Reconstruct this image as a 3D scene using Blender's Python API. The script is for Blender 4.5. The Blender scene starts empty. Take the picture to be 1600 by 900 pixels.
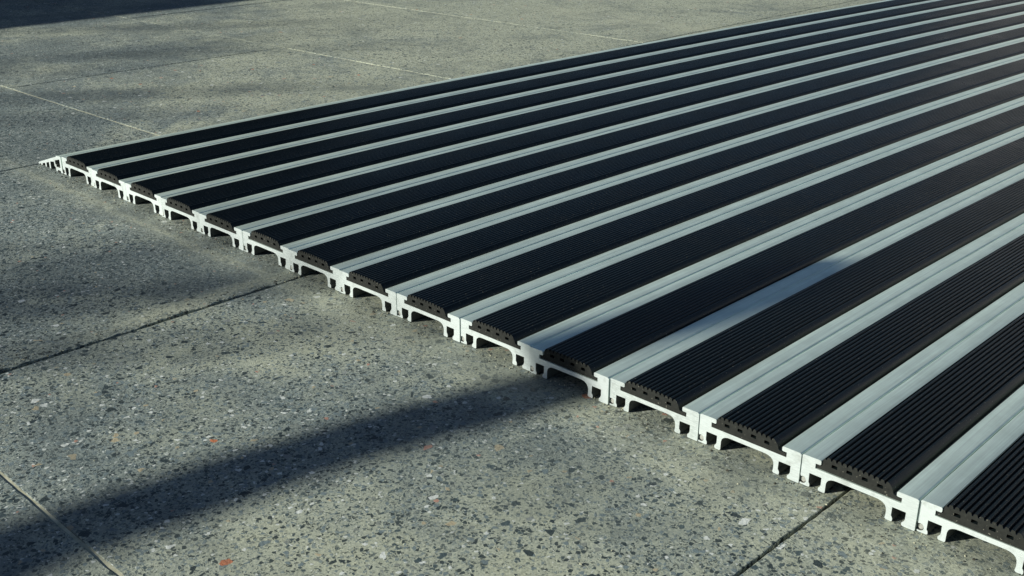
import bpy, math, random
from mathutils import Vector, Matrix, noise
from mathutils.geometry import tessellate_polygon
random.seed(7)
P = 0.057                      # metres per mat module; everything below is laid out in modules
GZ = -0.28                     # top of the paving below the top of the mat
S = bpy.context.scene
COL = S.collection

# ------------------------------------------------------------------ camera
cam_d = bpy.data.cameras.new('camera')
cam = bpy.data.objects.new('camera', cam_d); COL.objects.link(cam); S.camera = cam
yaw, pit, roll = 2.3297, 0.3852, 0.0041
fw = Vector((math.cos(yaw)*math.cos(pit), math.sin(yaw)*math.cos(pit), -math.sin(pit)))
rt = Vector((math.sin(yaw), -math.cos(yaw), 0)); up = rt.cross(fw)
r2 = rt*math.cos(roll) + up*math.sin(roll); u2 = -rt*math.sin(roll) + up*math.cos(roll)
M = Matrix((r2, u2, -fw)).transposed().to_4x4()
M.translation = Vector((16.9036, -7.3739, 4.6704))*P
cam.matrix_world = M
cam_d.sensor_width = 36; cam_d.lens = 2.1802*18
cam_d.clip_start = 0.02; cam_d.clip_end = 2000

# ------------------------------------------------------------------ light
HX, HY = 1.2, 1.9              # where sunlight lands per unit of height lost
el = math.atan(1/math.hypot(HX, HY)); az_to_sun = math.atan2(-HX, -HY)   # clockwise from +Y
w = bpy.data.worlds.new('World'); S.world = w; w.use_nodes = True
nt = w.node_tree; bg = nt.nodes['Background']
sky = nt.nodes.new('ShaderNodeTexSky'); sky.sky_type = 'NISHITA'; sky.sun_disc = False
sky.sun_elevation = el; sky.sun_rotation = az_to_sun % (2*math.pi)
sky.air_density = 1.0; sky.dust_density = 0.8; sky.ozone_density = 3.2
nt.links.new(sky.outputs[0], bg.inputs[0]); bg.inputs[1].default_value = 0.050
sd = bpy.data.lights.new('sun', 'SUN'); sd.energy = 5.0; sd.angle = math.radians(0.53); sd.color = (1.0, 0.99, 0.87)
sun = bpy.data.objects.new('sun', sd); COL.objects.link(sun)
sun.rotation_euler = Vector((HX, HY, -1)).to_track_quat('-Z', 'Y').to_euler()
vs = S.view_settings; vs.view_transform = 'Standard'; vs.look = 'None'; vs.exposure = 0.38; vs.gamma = 1; vs.use_curve_mapping = False

# ------------------------------------------------------------------ node helpers
class NT:
    def __init__(s, name):
        s.m = bpy.data.materials.new(name); s.m.use_nodes = True; s.t = s.m.node_tree
        s.b = s.t.nodes['Principled BSDF']
    def n(s, typ, **kw):
        o = s.t.nodes.new(typ)
        for k, v in kw.items(): setattr(o, k, v)
        return o
    def l(s, a, b): s.t.links.new(a, b)
    def put(s, sock, v):
        if isinstance(v, bpy.types.NodeSocket): s.l(v, sock)
        else: sock.default_value = v
    def math(s, op, a, b=0.0, clamp=False):
        o = s.n('ShaderNodeMath', operation=op, use_clamp=clamp); s.put(o.inputs[0], a); s.put(o.inputs[1], b); return o.outputs[0]
    def mix(s, f, a, b):
        o = s.n('ShaderNodeMix', data_type='RGBA'); s.put(o.inputs[0], f); s.put(o.inputs[6], a); s.put(o.inputs[7], b); return o.outputs[2]
    def rng(s, v, a, b, c=0.0, d=1.0, smooth=False):
        o = s.n('ShaderNodeMapRange'); o.interpolation_type = 'SMOOTHSTEP' if smooth else 'LINEAR'
        for i, x in enumerate((v, a, b, c, d)): s.put(o.inputs[i], x)
        return o.outputs[0]
    def noise(s, vec, scale, detail=3, rough=.5, dist=0.0):
        o = s.n('ShaderNodeTexNoise'); s.l(vec, o.inputs['Vector']); o.inputs['Scale'].default_value = scale
        o.inputs['Detail'].default_value = detail; o.inputs['Roughness'].default_value = rough; o.inputs['Distortion'].default_value = dist
        return o.outputs['Fac'], o.outputs['Color']
    def vor(s, vec, scale, feature='F1', rand=1.0):
        o = s.n('ShaderNodeTexVoronoi', feature=feature); s.l(vec, o.inputs['Vector']); o.inputs['Scale'].default_value = scale
        o.inputs['Randomness'].default_value = rand; return o
    def bump(s, h, strength, dist):
        o = s.n('ShaderNodeBump'); o.inputs['Strength'].default_value = strength; o.inputs['Distance'].default_value = dist
        s.l(h, o.inputs['Height']); s.l(o.outputs[0], s.b.inputs['Normal']); return o
    def coords(s, scale=None):
        tc = s.n('ShaderNodeTexCoord')
        mp = s.n('ShaderNodeMapping'); s.l(tc.outputs['Object'], mp.inputs[0])
        k = 1/P
        mp.inputs['Scale'].default_value = scale or (k, k, k)
        return mp.outputs[0]

def c4(*c): return (c[0], c[1], c[2], 1)

# ---- ground concrete with exposed chips; coordinates in mat modules
def terrazzo():
    t = NT('exposed_aggregate_concrete'); v = t.coords()
    oi = t.n('ShaderNodeObjectInfo')
    # slabs differ: shift the pattern by slab
    cmb = t.n('ShaderNodeCombineXYZ'); sh = t.math('MULTIPLY', oi.outputs['Random'], 37.0)
    t.l(sh, cmb.inputs[2])
    va = t.n('ShaderNodeVectorMath', operation='ADD'); t.l(v, va.inputs[0]); t.l(cmb.outputs[0], va.inputs[1]); vv = va.outputs[0]
    # slight warp so the chips are not perfect polygons
    _, nc = t.noise(vv, 30, 2)
    w1 = t.n('ShaderNodeVectorMath', operation='MULTIPLY_ADD'); t.l(nc, w1.inputs[0]); w1.inputs[1].default_value = (.028, .028, .028); t.l(vv, w1.inputs[2]); wv = w1.outputs[0]
    big, _ = t.noise(v, .30, 4, .6)            # metre-scale patches of wear and soft shade
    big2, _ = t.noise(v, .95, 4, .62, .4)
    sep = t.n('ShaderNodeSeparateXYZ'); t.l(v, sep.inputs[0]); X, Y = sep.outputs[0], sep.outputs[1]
    wear_shade = t.math('ADD', t.math('MULTIPLY', big, .6), t.math('MULTIPLY', big2, .4))
    # slabs towards the left and far are more worn (finer, bluish), with soft shade also put into the colour; the near right ones keep their cement skin
    wear_shade = t.math('ADD', wear_shade, t.rng(t.math('ADD', X, t.math('MULTIPLY', Y, 1.3)), 12, -2, -.07, .11, True))
    wear_shade = t.math('ADD', wear_shade, t.math('MULTIPLY', t.math('SUBTRACT', oi.outputs['Random'], .5), .02))
    wear_shade = t.math('SUBTRACT', wear_shade, t.rng(Y, 0, 6, 0, .06)); wear_shade_m = t.rng(wear_shade, .38, .66, 0, 1, True)
    fine, _ = t.noise(vv, 34, 6, .78)
    mid, _ = t.noise(vv, 5, 4, .65)
    base = t.mix(t.rng(fine, t.rng(wear_shade_m, 0, 1, .24, .36), t.rng(wear_shade_m, 0, 1, .66, .64)), c4(.118, .135, .106), c4(.56, .58, .435))
    base = t.mix(t.rng(mid, .35, .7, 0, .45), base, c4(.44, .475, .40))
    base = t.mix(t.math('MULTIPLY', wear_shade_m, .66), base, c4(.15, .195, .215))  # bluish darkening: wear plus soft band shade put into the colour
    def chips(base, scale, thr_lo, thr_hi, edge, cols, soft=.012, amt=1.0):
        F = t.vor(wv, scale); E = t.vor(wv, scale, 'DISTANCE_TO_EDGE')
        sp = t.n('ShaderNodeSeparateColor'); t.l(F.outputs['Color'], sp.inputs[0])
        thr = t.rng(wear_shade_m, 0, 1, thr_lo, thr_hi)
        on = t.math('GREATER_THAN', sp.outputs[0], thr)
        # chip size varies from cell to cell
        ed = t.math('ADD', t.math('MULTIPLY', sp.outputs[1], edge*1.3), edge*.35)
        body = t.rng(E.outputs['Distance'], ed, t.math('ADD', ed, soft), 0, 1)
        f = t.math('MULTIPLY', t.math('MULTIPLY', on, body), amt)
        rp = t.n('ShaderNodeValToRGB'); t.l(sp.outputs[2], rp.inputs[0]); rp.color_ramp.interpolation = 'CONSTANT'
        els = rp.color_ramp.elements
        while len(els) > 1: els.remove(els[-1])
        els[0].position = 0; els[0].color = c4(*cols[0][1])
        for p_, c_ in cols[1:]: e = els.new(p_); e.color = c4(*c_)
        return t.mix(f, base, rp.outputs[0]), f
    dk = (.020, .034, .040); db = (.048, .074, .084); gb = (.15, .195, .21); wh = (.66, .69, .66); tan = (.42, .36, .24); orn = (.52, .17, .07); pk = (.44, .24, .18)
    base, fz = chips(base, 75, .84, .50, .04, [(0, db), (.4, gb), (.72, (.26, .29, .27)), (.93, wh)], .05, .62)
    base, f0 = chips(base, 42, .80, .50, .045, [(0, dk), (.35, db), (.66, gb), (.94, wh)], .03, .75)
    base, f1 = chips(base, 27, .80, .62, .07, [(0, dk), (.40, db), (.68, gb), (.90, (.20, .22, .20)), (.95, wh), (.978, tan), (.992, pk)], .03, .93)
    base, f2 = chips(base, 13, .925, .94, .11, [(0, dk), (.45, db), (.66, gb), (.82, (.24, .26, .25)), (.88, wh), (.945, tan), (.980, orn), (.990, pk)], .03, .95)
    # pale cement dust in front of the mat edge and along the open joint
    sx, _ = t.noise(v, 1.3, 4, .65)
    wob = t.math('MULTIPLY', t.math('SUBTRACT', sx, .5), .5)
    dY = t.math('ABSOLUTE', t.math('ADD', t.math('ADD', Y, .30), wob))
    band = t.math('MULTIPLY', t.rng(dY, .03, .50, 1, 0, True), t.rng(X, -2.2, 0, 0, 1))
    core = t.math('MULTIPLY', t.rng(dY, .02, .16, 1, 0, True), t.math('MULTIPLY', t.rng(X, -2.0, 0, 0, 1), t.rng(X, 6.0, 8.0, 1, .25)))
    dX = t.math('ABSOLUTE', t.math('ADD', t.math('SUBTRACT', X, 6.18), wob))
    dep = t.math('MULTIPLY', t.rng(dX, .02, .22, 1, 0, True), t.rng(Y, -2.9, -1.4, .15, 1))
    dust = t.math('MAXIMUM', t.math('MAXIMUM', t.math('MULTIPLY', band, .26), t.math('MULTIPLY', core, .62)), t.math('MULTIPLY', dep, .85))
    # long faint smears far behind
    dS = t.math('ABSOLUTE', t.math('ADD', t.math('SUBTRACT', Y, 18.8), t.math('MULTIPLY', wob, 3)))
    smear = t.math('MULTIPLY', t.rng(dS, .05, 1.1, .35, 0, True), t.rng(X, -9, -5, 0, 1))
    dust = t.math('MAXIMUM', dust, smear)
    gr, _ = t.noise(v, 17, 5, .8); dust = t.math('MULTIPLY', dust, t.rng(gr, .40, .60, .22, 1.1))
    base = t.mix(dust, base, c4(.50, .51, .38))
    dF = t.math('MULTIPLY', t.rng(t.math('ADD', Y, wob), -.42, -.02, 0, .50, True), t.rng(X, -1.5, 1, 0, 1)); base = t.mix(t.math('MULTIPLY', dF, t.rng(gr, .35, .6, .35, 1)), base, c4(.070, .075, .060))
    # grime patches
    g, _ = t.noise(v, .55, 5, .7, .6)
    gm = t.rng(g, .45, .68, 0, .42, True)
    base = t.mix(gm, base, c4(.10, .125, .125))
    g2, _ = t.noise(v, 1.9, 5, .7, .3)
    base = t.mix(t.rng(g2, .52, .75, 0, .25, True), base, c4(.13, .14, .115))
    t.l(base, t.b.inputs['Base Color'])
    rough = t.math('SUBTRACT', .78, t.math('MULTIPLY', t.math('MAXIMUM', f1, f2), .22))
    t.l(rough, t.b.inputs['Roughness'])
    t.b.inputs['Specular IOR Level'].default_value = .35
    h = t.math('ADD', t.math('MULTIPLY', fine, .8), t.math('MULTIPLY', t.math('MAXIMUM', f1, f0), .35))
    t.bump(h, .7, .0008)
    return t.m

def aluminium(name, col, rough, lines):
    t = NT(name)
    v = t.coords((2.2/P, .035/P, 2.2/P))       # die lines run along the profile
    a, _ = t.noise(v, 18, 4, .7)
    v2 = t.coords(); b, _ = t.noise(v2, 3.5, 4, .6); d, _ = t.noise(v2, 45, 2, .5)
    base = t.mix(t.rng(a, .3, .7), c4(*[x*.78 for x in col]), c4(*[min(1, x*1.10) for x in col]))
    base = t.mix(t.rng(b, .42, .70, 0, .42), base, c4(col[0]*.72, col[1]*.72, col[2]*.70))
    t.l(base, t.b.inputs['Base Color']); t.b.inputs['Metallic'].default_value = .55
    r = t.math('ADD', t.rng(a, .3, .7, rough-.10, rough+.09), t.rng(d, .3, .7, -.03, .03))
    t.l(r, t.b.inputs['Roughness'])
    t.bump(a if lines else d, .35, .00012)
    return t.m

def sawn_alu():
    t = NT('sawn_aluminium'); v = t.coords((.9/P, 1/P, 6/P))
    a, _ = t.noise(v, 16, 3, .7); v2 = t.coords(); b, _ = t.noise(v2, 8, 3, .6)
    oi = t.n('ShaderNodeObjectInfo'); base = t.mix(t.rng(a, .3, .7), c4(.54, .60, .60), c4(.80, .87, .87)); base = t.mix(oi.outputs['Random'], base, c4(.82, .89, .90))
    base = t.mix(t.rng(b, .55, .72, 0, .4), base, c4(.36, .39, .36))
    t.l(base, t.b.inputs['Base Color']); t.b.inputs['Metallic'].default_value = .6; t.b.inputs['Roughness'].default_value = .46
    t.bump(a, .4, .0001); return t.m

def rubber(name, lo, hi, rough, spec):
    t = NT(name); v = t.coords()
    a, _ = t.noise(v, 30, 4, .7); b, _ = t.noise(v, 1.2, 5, .65)
    base = t.mix(t.rng(a, .3, .75), c4(*lo), c4(*hi))
    base = t.mix(t.rng(b, .5, .8, 0, .35), base, c4(.022, .024, .022))
    sp, _ = t.noise(v, 60, 1, .5)
    base = t.mix(t.rng(sp, .735, .75, 0, .8), base, c4(.22, .21, .17))      # specks of grit
    t.l(base, t.b.inputs['Base Color'])
    t.l(t.rng(b, .3, .7, rough-.05, rough+.07), t.b.inputs['Roughness'])
    t.b.inputs['Specular IOR Level'].default_value = spec
    t.bump(a, .3, .00015); return t.m

def plain(name, lo, hi, scale, rough):
    t = NT(name); v = t.coords(); a, _ = t.noise(v, scale, 5, .7)
    t.l(t.mix(t.rng(a, .3, .7), c4(*lo), c4(*hi)), t.b.inputs['Base Color']); t.b.inputs['Roughness'].default_value = rough
    t.bump(a, .5, .0005); return t.m

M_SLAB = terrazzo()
M_ALU = aluminium('mill_aluminium', (.70, .83, .76), .40, True)
M_SAWN = sawn_alu()
M_UNDER = plain('underside_shade_aluminium', (.07, .075, .065), (.16, .165, .145), 6, .7)  # darker copy of the aluminium, shade of the channels put into its colour
M_RUB = rubber('black_rubber', (.004, .008, .009), (.009, .013, .014), .32, .28)
M_RUBC = rubber('cut_rubber', (.009, .010, .009), (.022, .024, .021), .8, .3)
M_GROUT = plain('pale_grout', (.30, .30, .21), (.56, .54, .40), 9, .85)
M_SOIL = plain('dark_joint_sand', (.018, .018, .015), (.075, .072, .055), 14, .95)
M_WALL = plain('dark_render', (.030, .035, .040), (.045, .050, .055), .3, .8)
M_BARK = plain('grey_bark', (.06, .055, .045), (.14, .13, .11), 4, .9)
M_GLINT = aluminium('glint_plug_metal', (.62, .62, .58), .35, False)

# ------------------------------------------------------------------ mesh helpers
def link(name, me, mats, parent=None, angle=35):
    o = bpy.data.objects.new(name, me); COL.objects.link(o)
    for m in mats: me.materials.append(m)
    me.polygons.foreach_set('use_smooth', [True]*len(me.polygons)); me.set_sharp_from_angle(angle=math.radians(angle))
    if parent: o.parent = parent
    return o

def extrude(outer, holes, stations, x0, y0, warp=True, hole_depth=None, shade_z=None):
    """profile (s,z) swept along +Y through stations; caps tessellated; cap faces get material 1"""
    loops = [outer] + holes
    V, F, mi = [], [], []
    def W(s, y, z):
        X = x0 + s; Y = y
        if warp: X += .1308*(Y/10)**2
        return (X*P, (Y + y0)*P, z*P)
    rings = []
    for li, lp in enumerate(loops):
        st = stations if (li == 0 or hole_depth is None) else [stations[0], stations[0] + hole_depth]
        rr = []
        for y in st:
            rr.append(list(range(len(V), len(V) + len(lp)))); V += [W(s, y, z) for s, z in lp]
        rings.append(rr)
        n = len(lp)
        for a, b in zip(rr, rr[1:]):
            for i in range(n):
                j = (i+1) % n; F.append((a[i], a[j], b[j], b[i]) if li == 0 else (a[i], b[i], b[j], a[j])); mi.append(0)
        if li and hole_depth is not None:
            F.append(tuple(rr[-1])); mi.append(0)
    tri = tessellate_polygon([[Vector((s, z, 0)) for s, z in lp] for lp in loops])
    front = [i for rr in rings for i in rr[0]]
    for q in tri: F.append(tuple(front[i] for i in q)); mi.append(1)
    tri2 = tessellate_polygon([[Vector((s, z, 0)) for s, z in outer]])
    back = rings[0][-1]
    for q in tri2: F.append(tuple(back[i] for i in q)); mi.append(1)
    me = bpy.data.meshes.new('m'); me.from_pydata(V, [], F)
    me.polygons.foreach_set('material_index', mi)
    if shade_z is not None:  # side faces below this height take the shade-darkened material
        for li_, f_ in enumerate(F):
            if mi[li_] == 0 and max(V[q_][2] for q_ in f_)/P < shade_z and not (shade_z == -.04 and min(q_ for q_ in f_) % len(outer) < 4 and min(f_) < len(stations)*len(outer)): mi[li_] = 2
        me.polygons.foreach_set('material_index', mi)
    import bmesh
    bm = bmesh.new(); bm.from_mesh(me); bmesh.ops.recalc_face_normals(bm, faces=bm.faces[:]); bm.to_mesh(me); bm.free()
    me.update(); return me

# ------------------------------------------------------------------ paving
yl = [lambda x, a=a, b=b: a + b*x for a, b in ((-32.4, 0), (-25.4, 0), (-18.4, 0), (-11.4, 0), (-4.47, 0), (2.36, .020), (9.42, .045), (16.08, .032), (22.42, -.03), (29.2, 0), (36.2, 0), (43.2, 0), (50.2, 0))]
xl = [lambda y, a=a, b=b: a + b*y for a, b in ((-41.5, 0), (-34.6, 0), (-27.6, 0), (-20.7, 0), (-13.75, 0), (-6.78, .01), (-.68, 0), (6.42, .004), (13.50, .02), (20.5, 0), (27.5, 0), (34.5, 0))]
def cross(fx, fy):
    x, y = 0, 0
    for _ in range(6): y = fy(x); x = fx(y)
    return x, y
pave = bpy.data.objects.new('pavement', None); COL.objects.link(pave); pave['kind'] = 'structure'
GAPX, GAPY = .015, .030
def slab(i, j):
    c = [cross(xl[i], yl[j]), cross(xl[i+1], yl[j]), cross(xl[i+1], yl[j+1]), cross(xl[i], yl[j+1])]
    near = -9 < c[0][0] < 14 and -12 < c[0][1] < 3
    n = 70 if near else 14
    ring = []
    cx = sum(p[0] for p in c)/4; cy = sum(p[1] for p in c)/4
    ofs = ((0, 1, GAPY), (-1, 0, GAPX), (0, -1, GAPY), (1, 0, GAPX))
    pts = [(c[0][0]+GAPX/2, c[0][1]+GAPY/2), (c[1][0]-GAPX/2, c[1][1]+GAPY/2), (c[2][0]-GAPX/2, c[2][1]-GAPY/2), (c[3][0]+GAPX/2, c[3][1]-GAPY/2)]
    for k in range(4):
        a, b = pts[k], pts[(k+1) % 4]; ox, oy, _ = ofs[k]
        rag = .058 if (k == 1 and i == 6 and j in (3, 4)) else (.008 if k in (1, 3) else .006)
        if not near: rag *= .6
        for q in range(n):
            f = q/n; x = a[0]+(b[0]-a[0])*f; y = a[1]+(b[1]-a[1])*f
            d = (abs(noise.fractal(Vector((x*2.3, y*2.3, i*7+j*3.1+k)), .7, 2.0, 5))*rag*1.5) if 0 < q else 0
            ring.append((x+ox*d, y+oy*d))
    dz = random.uniform(-.006, .006); 
    if i == 6 and j == 4: dz = -.004
    V, F = [], []
    m = len(ring)
    def inset(p, t):
        dx, dy = cx-p[0], cy-p[1]; L = max(abs(dx), abs(dy)); return (p[0]+dx/L*t, p[1]+dy/L*t)
    for t, z in ((.0, GZ-.6), (.0, GZ-.035), (.003, GZ-.004), (.009, GZ)):
        for p in ring:
            q = inset(p, t*(1+.7*noise.noise(Vector((p[0]*6, p[1]*6, 3))))); V.append((q[0]*P, q[1]*P, (z+dz)*P))
    for a in range(3):
        for b in range(m): F.append((a*m+b, a*m+(b+1) % m, (a+1)*m+(b+1) % m, (a+1)*m+b))
    F.append(tuple(range(3*m, 4*m)))
    me = bpy.data.meshes.new('paving_slab'); me.from_pydata(V, [], F); me.update()
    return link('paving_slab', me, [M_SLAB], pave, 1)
for i in range(len(xl)-1):
    for j in range(len(yl)-1): slab(i, j)
def strip(name, mat, pts, wd, z, th, rag):
    """a joint filling: narrow irregular bar lying in the gap"""
    V, F = [], []; n = len(pts)
    for q, (x, y) in enumerate(pts):
        a, b = pts[max(0, q-1)], pts[min(n-1, q+1)]; d = Vector((b[0]-a[0], b[1]-a[1])).normalized(); nx, ny = -d.y, d.x
        w1 = wd*(1+rag*noise.fractal(Vector((x*3, y*3, 5)), .8, 2, 4)); w2 = wd*(1+rag*noise.fractal(Vector((x*3, y*3, 9)), .8, 2, 4))
        zz = z + .012*noise.noise(Vector((x*2, y*2, 1)))
        V += [((x+nx*w1)*P, (y+ny*w1)*P, (zz-th)*P), ((x+nx*w1*.9)*P, (y+ny*w1*.9)*P, zz*P), ((x-nx*w2*.9)*P, (y-ny*w2*.9)*P, zz*P), ((x-nx*w2)*P, (y-ny*w2)*P, (zz-th)*P)]
    for q in range(n-1):
        for k in range(3): F.append((4*q+k, 4*q+k+1, 4*q+k+5, 4*q+k+4))
    me = bpy.data.meshes.new(name); me.from_pydata(V, [], F); me.update()
    return link(name, me, [mat], pave, 60)
for j in (4, 5, 6, 7, 8, 9):                  # grouted joints, parallel to the cut end of the mat
    xs = [-24 + q*.2 for q in range(230)]
    strip('joint_grout', M_GROUT, [(x, yl[j](x)) for x in xs], .024, GZ-.010, .06, .5)
for i in (3, 4, 5, 6, 7, 8, 9):               # open joints with dark sand low in them
    ys = [-11 + q*.2 for q in range(240)]
    strip('joint_sand', M_SOIL, [(xl[i](y), y) for y in ys], .10, GZ-.085, .05, .1)
# earth far around, below the slabs
R_ = 4000
me = bpy.data.meshes.new('ground'); zb = (GZ-.14)*P
me.from_pydata([(-R_, -R_, zb), (R_, -R_, zb), (R_, R_, zb), (-R_, R_, zb)], [], [(0, 1, 2, 3)])
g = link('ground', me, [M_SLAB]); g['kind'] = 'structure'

# ------------------------------------------------------------------ the mat
mat = bpy.data.objects.new('entrance_mat', None); COL.objects.link(mat)
mat['label'] = 'black ribbed rubber and aluminium entrance mat lying on grey concrete paving, cut end facing us'
mat['category'] = 'entrance mat'
def arc(cx, cz, r, a0, a1, n):
    return [(cx+r*math.cos(math.radians(a0+(a1-a0)*k/n)), cz+r*math.sin(math.radians(a0+(a1-a0)*k/n))) for k in range(n+1)]
PROFILE = ([(.002, -.195)] + arc(.020, -.020, .018, 180, 90, 5) + [(.160, 0), (.169, -.004), (.172, -.012), (.172, -.034), (.169, -.041), (.161, -.044), (.125, -.044), (.125, -.089)]
    + [(.865, -.089), (.865, -.044), (.832, -.044), (.823, -.041), (.820, -.034), (.820, -.012), (.823, -.004), (.832, 0)] + arc(.979, -.019, .019, 90, 0, 5)
    + [(.998, -.276), (.990, -.280), (.897, -.280), (.888, -.272), (.889, -.250), (.905, -.232), (.912, -.215), (.912, -.152), (.800, -.152), (.798, -.228), (.808, -.242), (.812, -.252), (.812, -.273), (.804, -.280), (.760, -.280), (.750, -.270), (.755, -.235), (.755, -.205)]
    + [(.750, -.180), (.740, -.160), (.722, -.145), (.700, -.136), (.670, -.131), (.330, -.131), (.295, -.133), (.270, -.140), (.250, -.153), (.238, -.170), (.233, -.190)]
    + [(.231, -.272), (.222, -.280), (.180, -.280), (.170, -.272), (.170, -.254), (.186, -.232), (.190, -.218), (.190, -.152), (.080, -.152), (.080, -.236), (.090, -.250), (.092, -.273), (.084, -.280), (.002, -.280), (.002, -.266)]
    + [(.010, -.264), (.024, -.267), (.040, -.264), (.053, -.253), (.058, -.236), (.054, -.219), (.043, -.207), (.026, -.203), (.010, -.208)])
def rub_top(s):
    return .012 + .036*math.sqrt(max(0, 1-((s-.44)/.40)**2)) - .004
def rub_profile():
    pts = [(.132, -.086), (.132, -.050), (.165, -.050), (.179, -.042), (.180, -.004), (.186, .018), (.196, .030)]
    n = 12; s0, s1 = .200, .752; w = (s1-s0)/n
    for k in range(n):
        a = s0 + k*w
        for f, d in ((.03, -.019), (.25, -.020), (.33, -.002), (.46, .005), (.78, .005), (.93, -.002)):
            pts.append((a+f*w, rub_top(a+f*w) + d))
    pts += [(.757, .020), (.768, .006), (.779, -.016), (.785, -.034), (.788, -.042), (.800, -.050), (.858, -.051), (.858, -.086)]
    return pts
RUB = rub_profile()
HOLES = [[(c-.024, z+.013), (c-.026, z-.010), (c-.022, z-.014), (c+.022, z-.015), (c+.026, z-.010), (c+.024, z+.011), (c+.019, z+.014), (c-.018, z+.015)] for c, z in ((.283, -.020), (.412, -.016), (.545, -.018), (.675, -.024))]
LEN = 46
ST = [0, .35] + [1.2*k for k in range(1, 39)]
for k in range(0, 19):
    seam = k + .16
    bend = .0483*((seam-7.5)/7)**2 + random.uniform(-.010, .010)
    po = link('aluminium_profile', extrude(PROFILE, [], ST, seam, bend, shade_z=-.1), [M_ALU, M_SAWN, M_UNDER], mat)
    j = random.uniform(-.004, .012)
    rb = [(s, z) for s, z in RUB]
    link('rubber_insert', extrude(rb, HOLES, ST, seam, bend + j, hole_depth=.5), [M_RUB, M_RUBC], po, 32)
    # bright plug added in the open round channel, standing in for its sunlit wall
    plug = arc(.029, -.2365, .0225, 0, 345, 23)
    link('glint_plug', extrude(plug, [], [0, .6], seam, bend + .012), [M_GLINT, M_GLINT], po)
RAMP = [(-.700, -.276), (-.694, -.258), (-.660, -.240), (-.030, -.040), (-.005, -.020), (.132, -.010), (.138, -.018), (.138, -.236), (.150, -.246), (.150, -.272), (.142, -.279),
        (.085, -.279), (.078, -.250), (-.020, -.250), (-.028, -.278), (-.078, -.278), (-.082, -.225), (-.118, -.205), (-.118, -.135), (-.255, -.160), (-.262, -.277), (-.300, -.277), (-.306, -.178),
        (-.400, -.205), (-.408, -.277), (-.446, -.277), (-.452, -.220), (-.545, -.243), (-.556, -.277), (-.600, -.277), (-.612, -.262), (-.640, -.262), (-.650, -.278)]
SLOT = [(-.082, -.110), (.082, -.062), (.086, -.195), (.060, -.205), (-.050, -.205), (-.052, -.172), (-.082, -.165)]
link('edge_ramp', extrude(RAMP, [SLOT], ST, 0, .04, hole_depth=1.2, shade_z=-.04), [M_ALU, M_SAWN, M_UNDER], mat)

# ------------------------------------------------------------------ things outside the picture that shade or mirror in it
def box(name, x0, x1, y0, y1, z0, z1, mat_, parent=None):
    V = [(x*P, y*P, z*P) for z in (z0, z1) for x, y in ((x0, y0), (x1, y0), (x1, y1), (x0, y1))]
    me = bpy.data.meshes.new(name); me.from_pydata(V, [], [(3, 2, 1, 0), (4, 5, 6, 7), (0, 1, 5, 4), (1, 2, 6, 5), (2, 3, 7, 6), (3, 0, 4, 7)]); me.update()
    return link(name, me, [mat_], parent)
BH = 14
XE = -14.75 - HX*BH
bd = bpy.data.objects.new('building', None); COL.objects.link(bd)
bd['label'] = 'dark rendered building beyond the left edge, casting the big shadow on the far paving'; bd['category'] = 'building'
box('wall', XE-38, XE-.5, -260, 30, GZ-.12, BH-1.5, M_WALL, bd)
box('roof', XE-38, XE, -262, 31, BH-1.5, BH, M_WALL, bd)
box('wall', XE-110, XE-46, -260, 62, GZ-.12, 44, M_WALL, bd)
box('roof', XE-112, XE-44, -262, 64, 44, 46, M_WALL, bd)

fb = bpy.data.objects.new('pale_reflector', None); COL.objects.link(fb)  # unseen pale facade, added to give the rubber its sheen
fb['label'] = 'unseen pale facade added beyond the far end of the mat, to mirror in the rubber'; fb['category'] = 'building'
M_PALE = plain('pale_render', (.46, .43, .42), (.54, .51, .50), .2, .8)
box('wall', -36, 110, 118, 150, GZ-.12, 25, M_PALE, fb)  # front of the added pale reflector
box('roof', -37, 111, 117, 151, 25, 27, M_WALL, fb)  # top of the added pale reflector

br = bpy.data.objects.new('bare_branch', None); COL.objects.link(br)
def tube(name, pts, rad, parent):
    V, F = [], []; n = 10
    for q, p in enumerate(pts):
        a, b = pts[max(0, q-1)], pts[min(len(pts)-1, q+1)]; d = (b-a).normalized(); e = d.cross(Vector((.3, .2, .93))).normalized(); f = d.cross(e)
        for k in range(n):
            t = 2*math.pi*k/n; rr = rad[q]*(1+.10*noise.noise(Vector((q*.7, k*.9, 2)))); V.append(tuple((p + e*rr*math.cos(t) + f*rr*math.sin(t))*P))
    for q in range(len(pts)-1):
        for k in range(n): F.append((q*n+k, q*n+(k+1) % n, (q+1)*n+(k+1) % n, (q+1)*n+k))
    F += [tuple(range(n)), tuple(range((len(pts)-1)*n, len(pts)*n))]
    me = bpy.data.meshes.new(name); me.from_pydata(V, [], F); me.update()
    return link(name, me, [M_BARK], parent, 80)
br['label'] = 'bare grey bough out of frame whose soft shadow crosses the paving and mat'; br['category'] = 'branch'
TH = 14.0
track = [(8.3, -16), (8.65, -11), (8.95, -7.5), (9.10, -5.4), (9.27, -4.3), (9.48, -3.2), (9.76, -2.1), (10.08, -1.1), (10.34, -.2), (10.56, .6), (10.8, 1.5), (11.0, 2.6), (11.08, 3.6), (11.12, 4.2)]
pts = [Vector((x-HX*TH, y-HY*TH, TH)) for x, y in track]
tube('bough', pts, [.5, .44, .38] + [.345]*9 + [.32, .16], br)
b0 = pts[0]
tube('trunk', [Vector((b0.x-.3, b0.y-1.5, GZ-.1)), Vector((b0.x-.2, b0.y-1.2, 6)), Vector((b0.x-.1, b0.y-.5, 12)), b0], [.9, .75, .6, .5], br)

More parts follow.
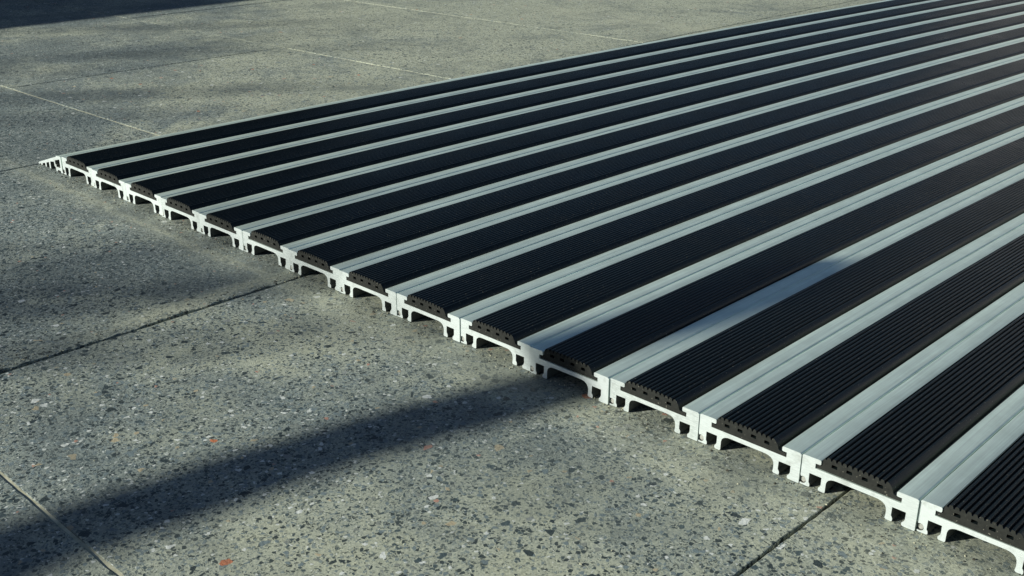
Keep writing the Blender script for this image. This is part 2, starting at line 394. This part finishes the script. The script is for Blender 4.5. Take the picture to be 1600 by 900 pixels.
for q, (c_, e_, rr) in enumerate(((3.9, 2.6, .20), (5.5, 4.0, .29), (7.0, 4.9, .27), (-3.9, 2.6, .22), (-5.8, 5.0, .16), (-10.2, 7.5, .20), (-14.5, 8.0, .16))):  # stems added out of view, height and girth set for soft shade
    D = 110 if q < 3 else 150; hx, hy = HX/math.hypot(HX, HY), HY/math.hypot(HX, HY)
    bx, by = c_*hy + (e_-D)*hx, -c_*hx + (e_-D)*hy
    o = bpy.data.objects.new('shade_sapling', None); COL.objects.link(o); o.location = (bx*P, by*P, GZ*P)
    o['category'] = 'sapling'; o['group'] = 'saplings added out of frame behind the camera to dim the paving'
    o['label'] = 'thin leafless sapling added out of frame behind the camera, sized to dim the paving softly'
    H = D*math.tan(el)
    pts = [Vector((.25*math.sin(k*1.3+q), .25*math.cos(k*1.1+q), H*k/9 - .1)) for k in range(10)]
    tube('trunk', pts, [rr*(1.5-.05*k) for k in range(9)] + [rr*.6], o)
    for b_ in range(4):
        z0 = H*(.80+.05*b_); a_ = q*1.7 + b_*2.2
        tube('twig', [Vector((0, 0, z0)), Vector((2*math.cos(a_), 2*math.sin(a_), z0+1.5)), Vector((3.4*math.cos(a_), 3.4*math.sin(a_), z0+3.5))], [.16, .11, .04], o)

# sand and crumbs caught against the feet of the mat and in the worn joint
def grit(name, mat_, n, seed, lo, hi):
    rnd = random.Random(seed); V, F = [], []
    for _ in range(n):
        u = rnd.random()
        if u < .62: x = rnd.uniform(-.6, 15.2); y = .05 - abs(rnd.gauss(0, .16)); 
        elif u < .85: y = rnd.uniform(-4.4, 0); x = xl[7](y) - abs(rnd.gauss(0, .12))
        else: x = rnd.uniform(-6, 15); y = rnd.uniform(-5, .0)
        r_ = rnd.uniform(lo, hi) * (1 if rnd.random() < .85 else 1.6); b = len(V); a0 = rnd.uniform(0, 6.28); st = rnd.uniform(.6, 1.3)
        for k in range(5):
            a = a0 + k*1.2566 + rnd.uniform(-.25, .25); rr = r_*rnd.uniform(.75, 1.15)
            V.append(((x+rr*st*math.cos(a))*P, (y+rr*math.sin(a))*P, (GZ-.004)*P)); 
        for k in range(5):
            q = V[b+k]; V.append((x*P+(q[0]-x*P)*.7, y*P+(q[1]-y*P)*.7, (GZ+r_*rnd.uniform(.5, .9))*P))
        for k in range(5): F.append((b+k, b+(k+1) % 5, b+5+(k+1) % 5, b+5+k))
        F.append(tuple(range(b+5, b+10)))
    me = bpy.data.meshes.new(name); me.from_pydata(V, [], F); me.update()
    o = link(name, me, [mat_], None, 5); o['kind'] = 'stuff'; return o
g1 = grit('sand_grains', M_GROUT, 420, 3, .003, .007)
g1['label'] = 'pale sand grains scattered along the cut end of the mat and the worn joint'; g1['category'] = 'sand'
g2 = grit('dirt_crumbs', M_SOIL, 420, 5, .003, .009)
g2['label'] = 'dark dirt crumbs scattered along the cut end of the mat'; g2['category'] = 'dirt'
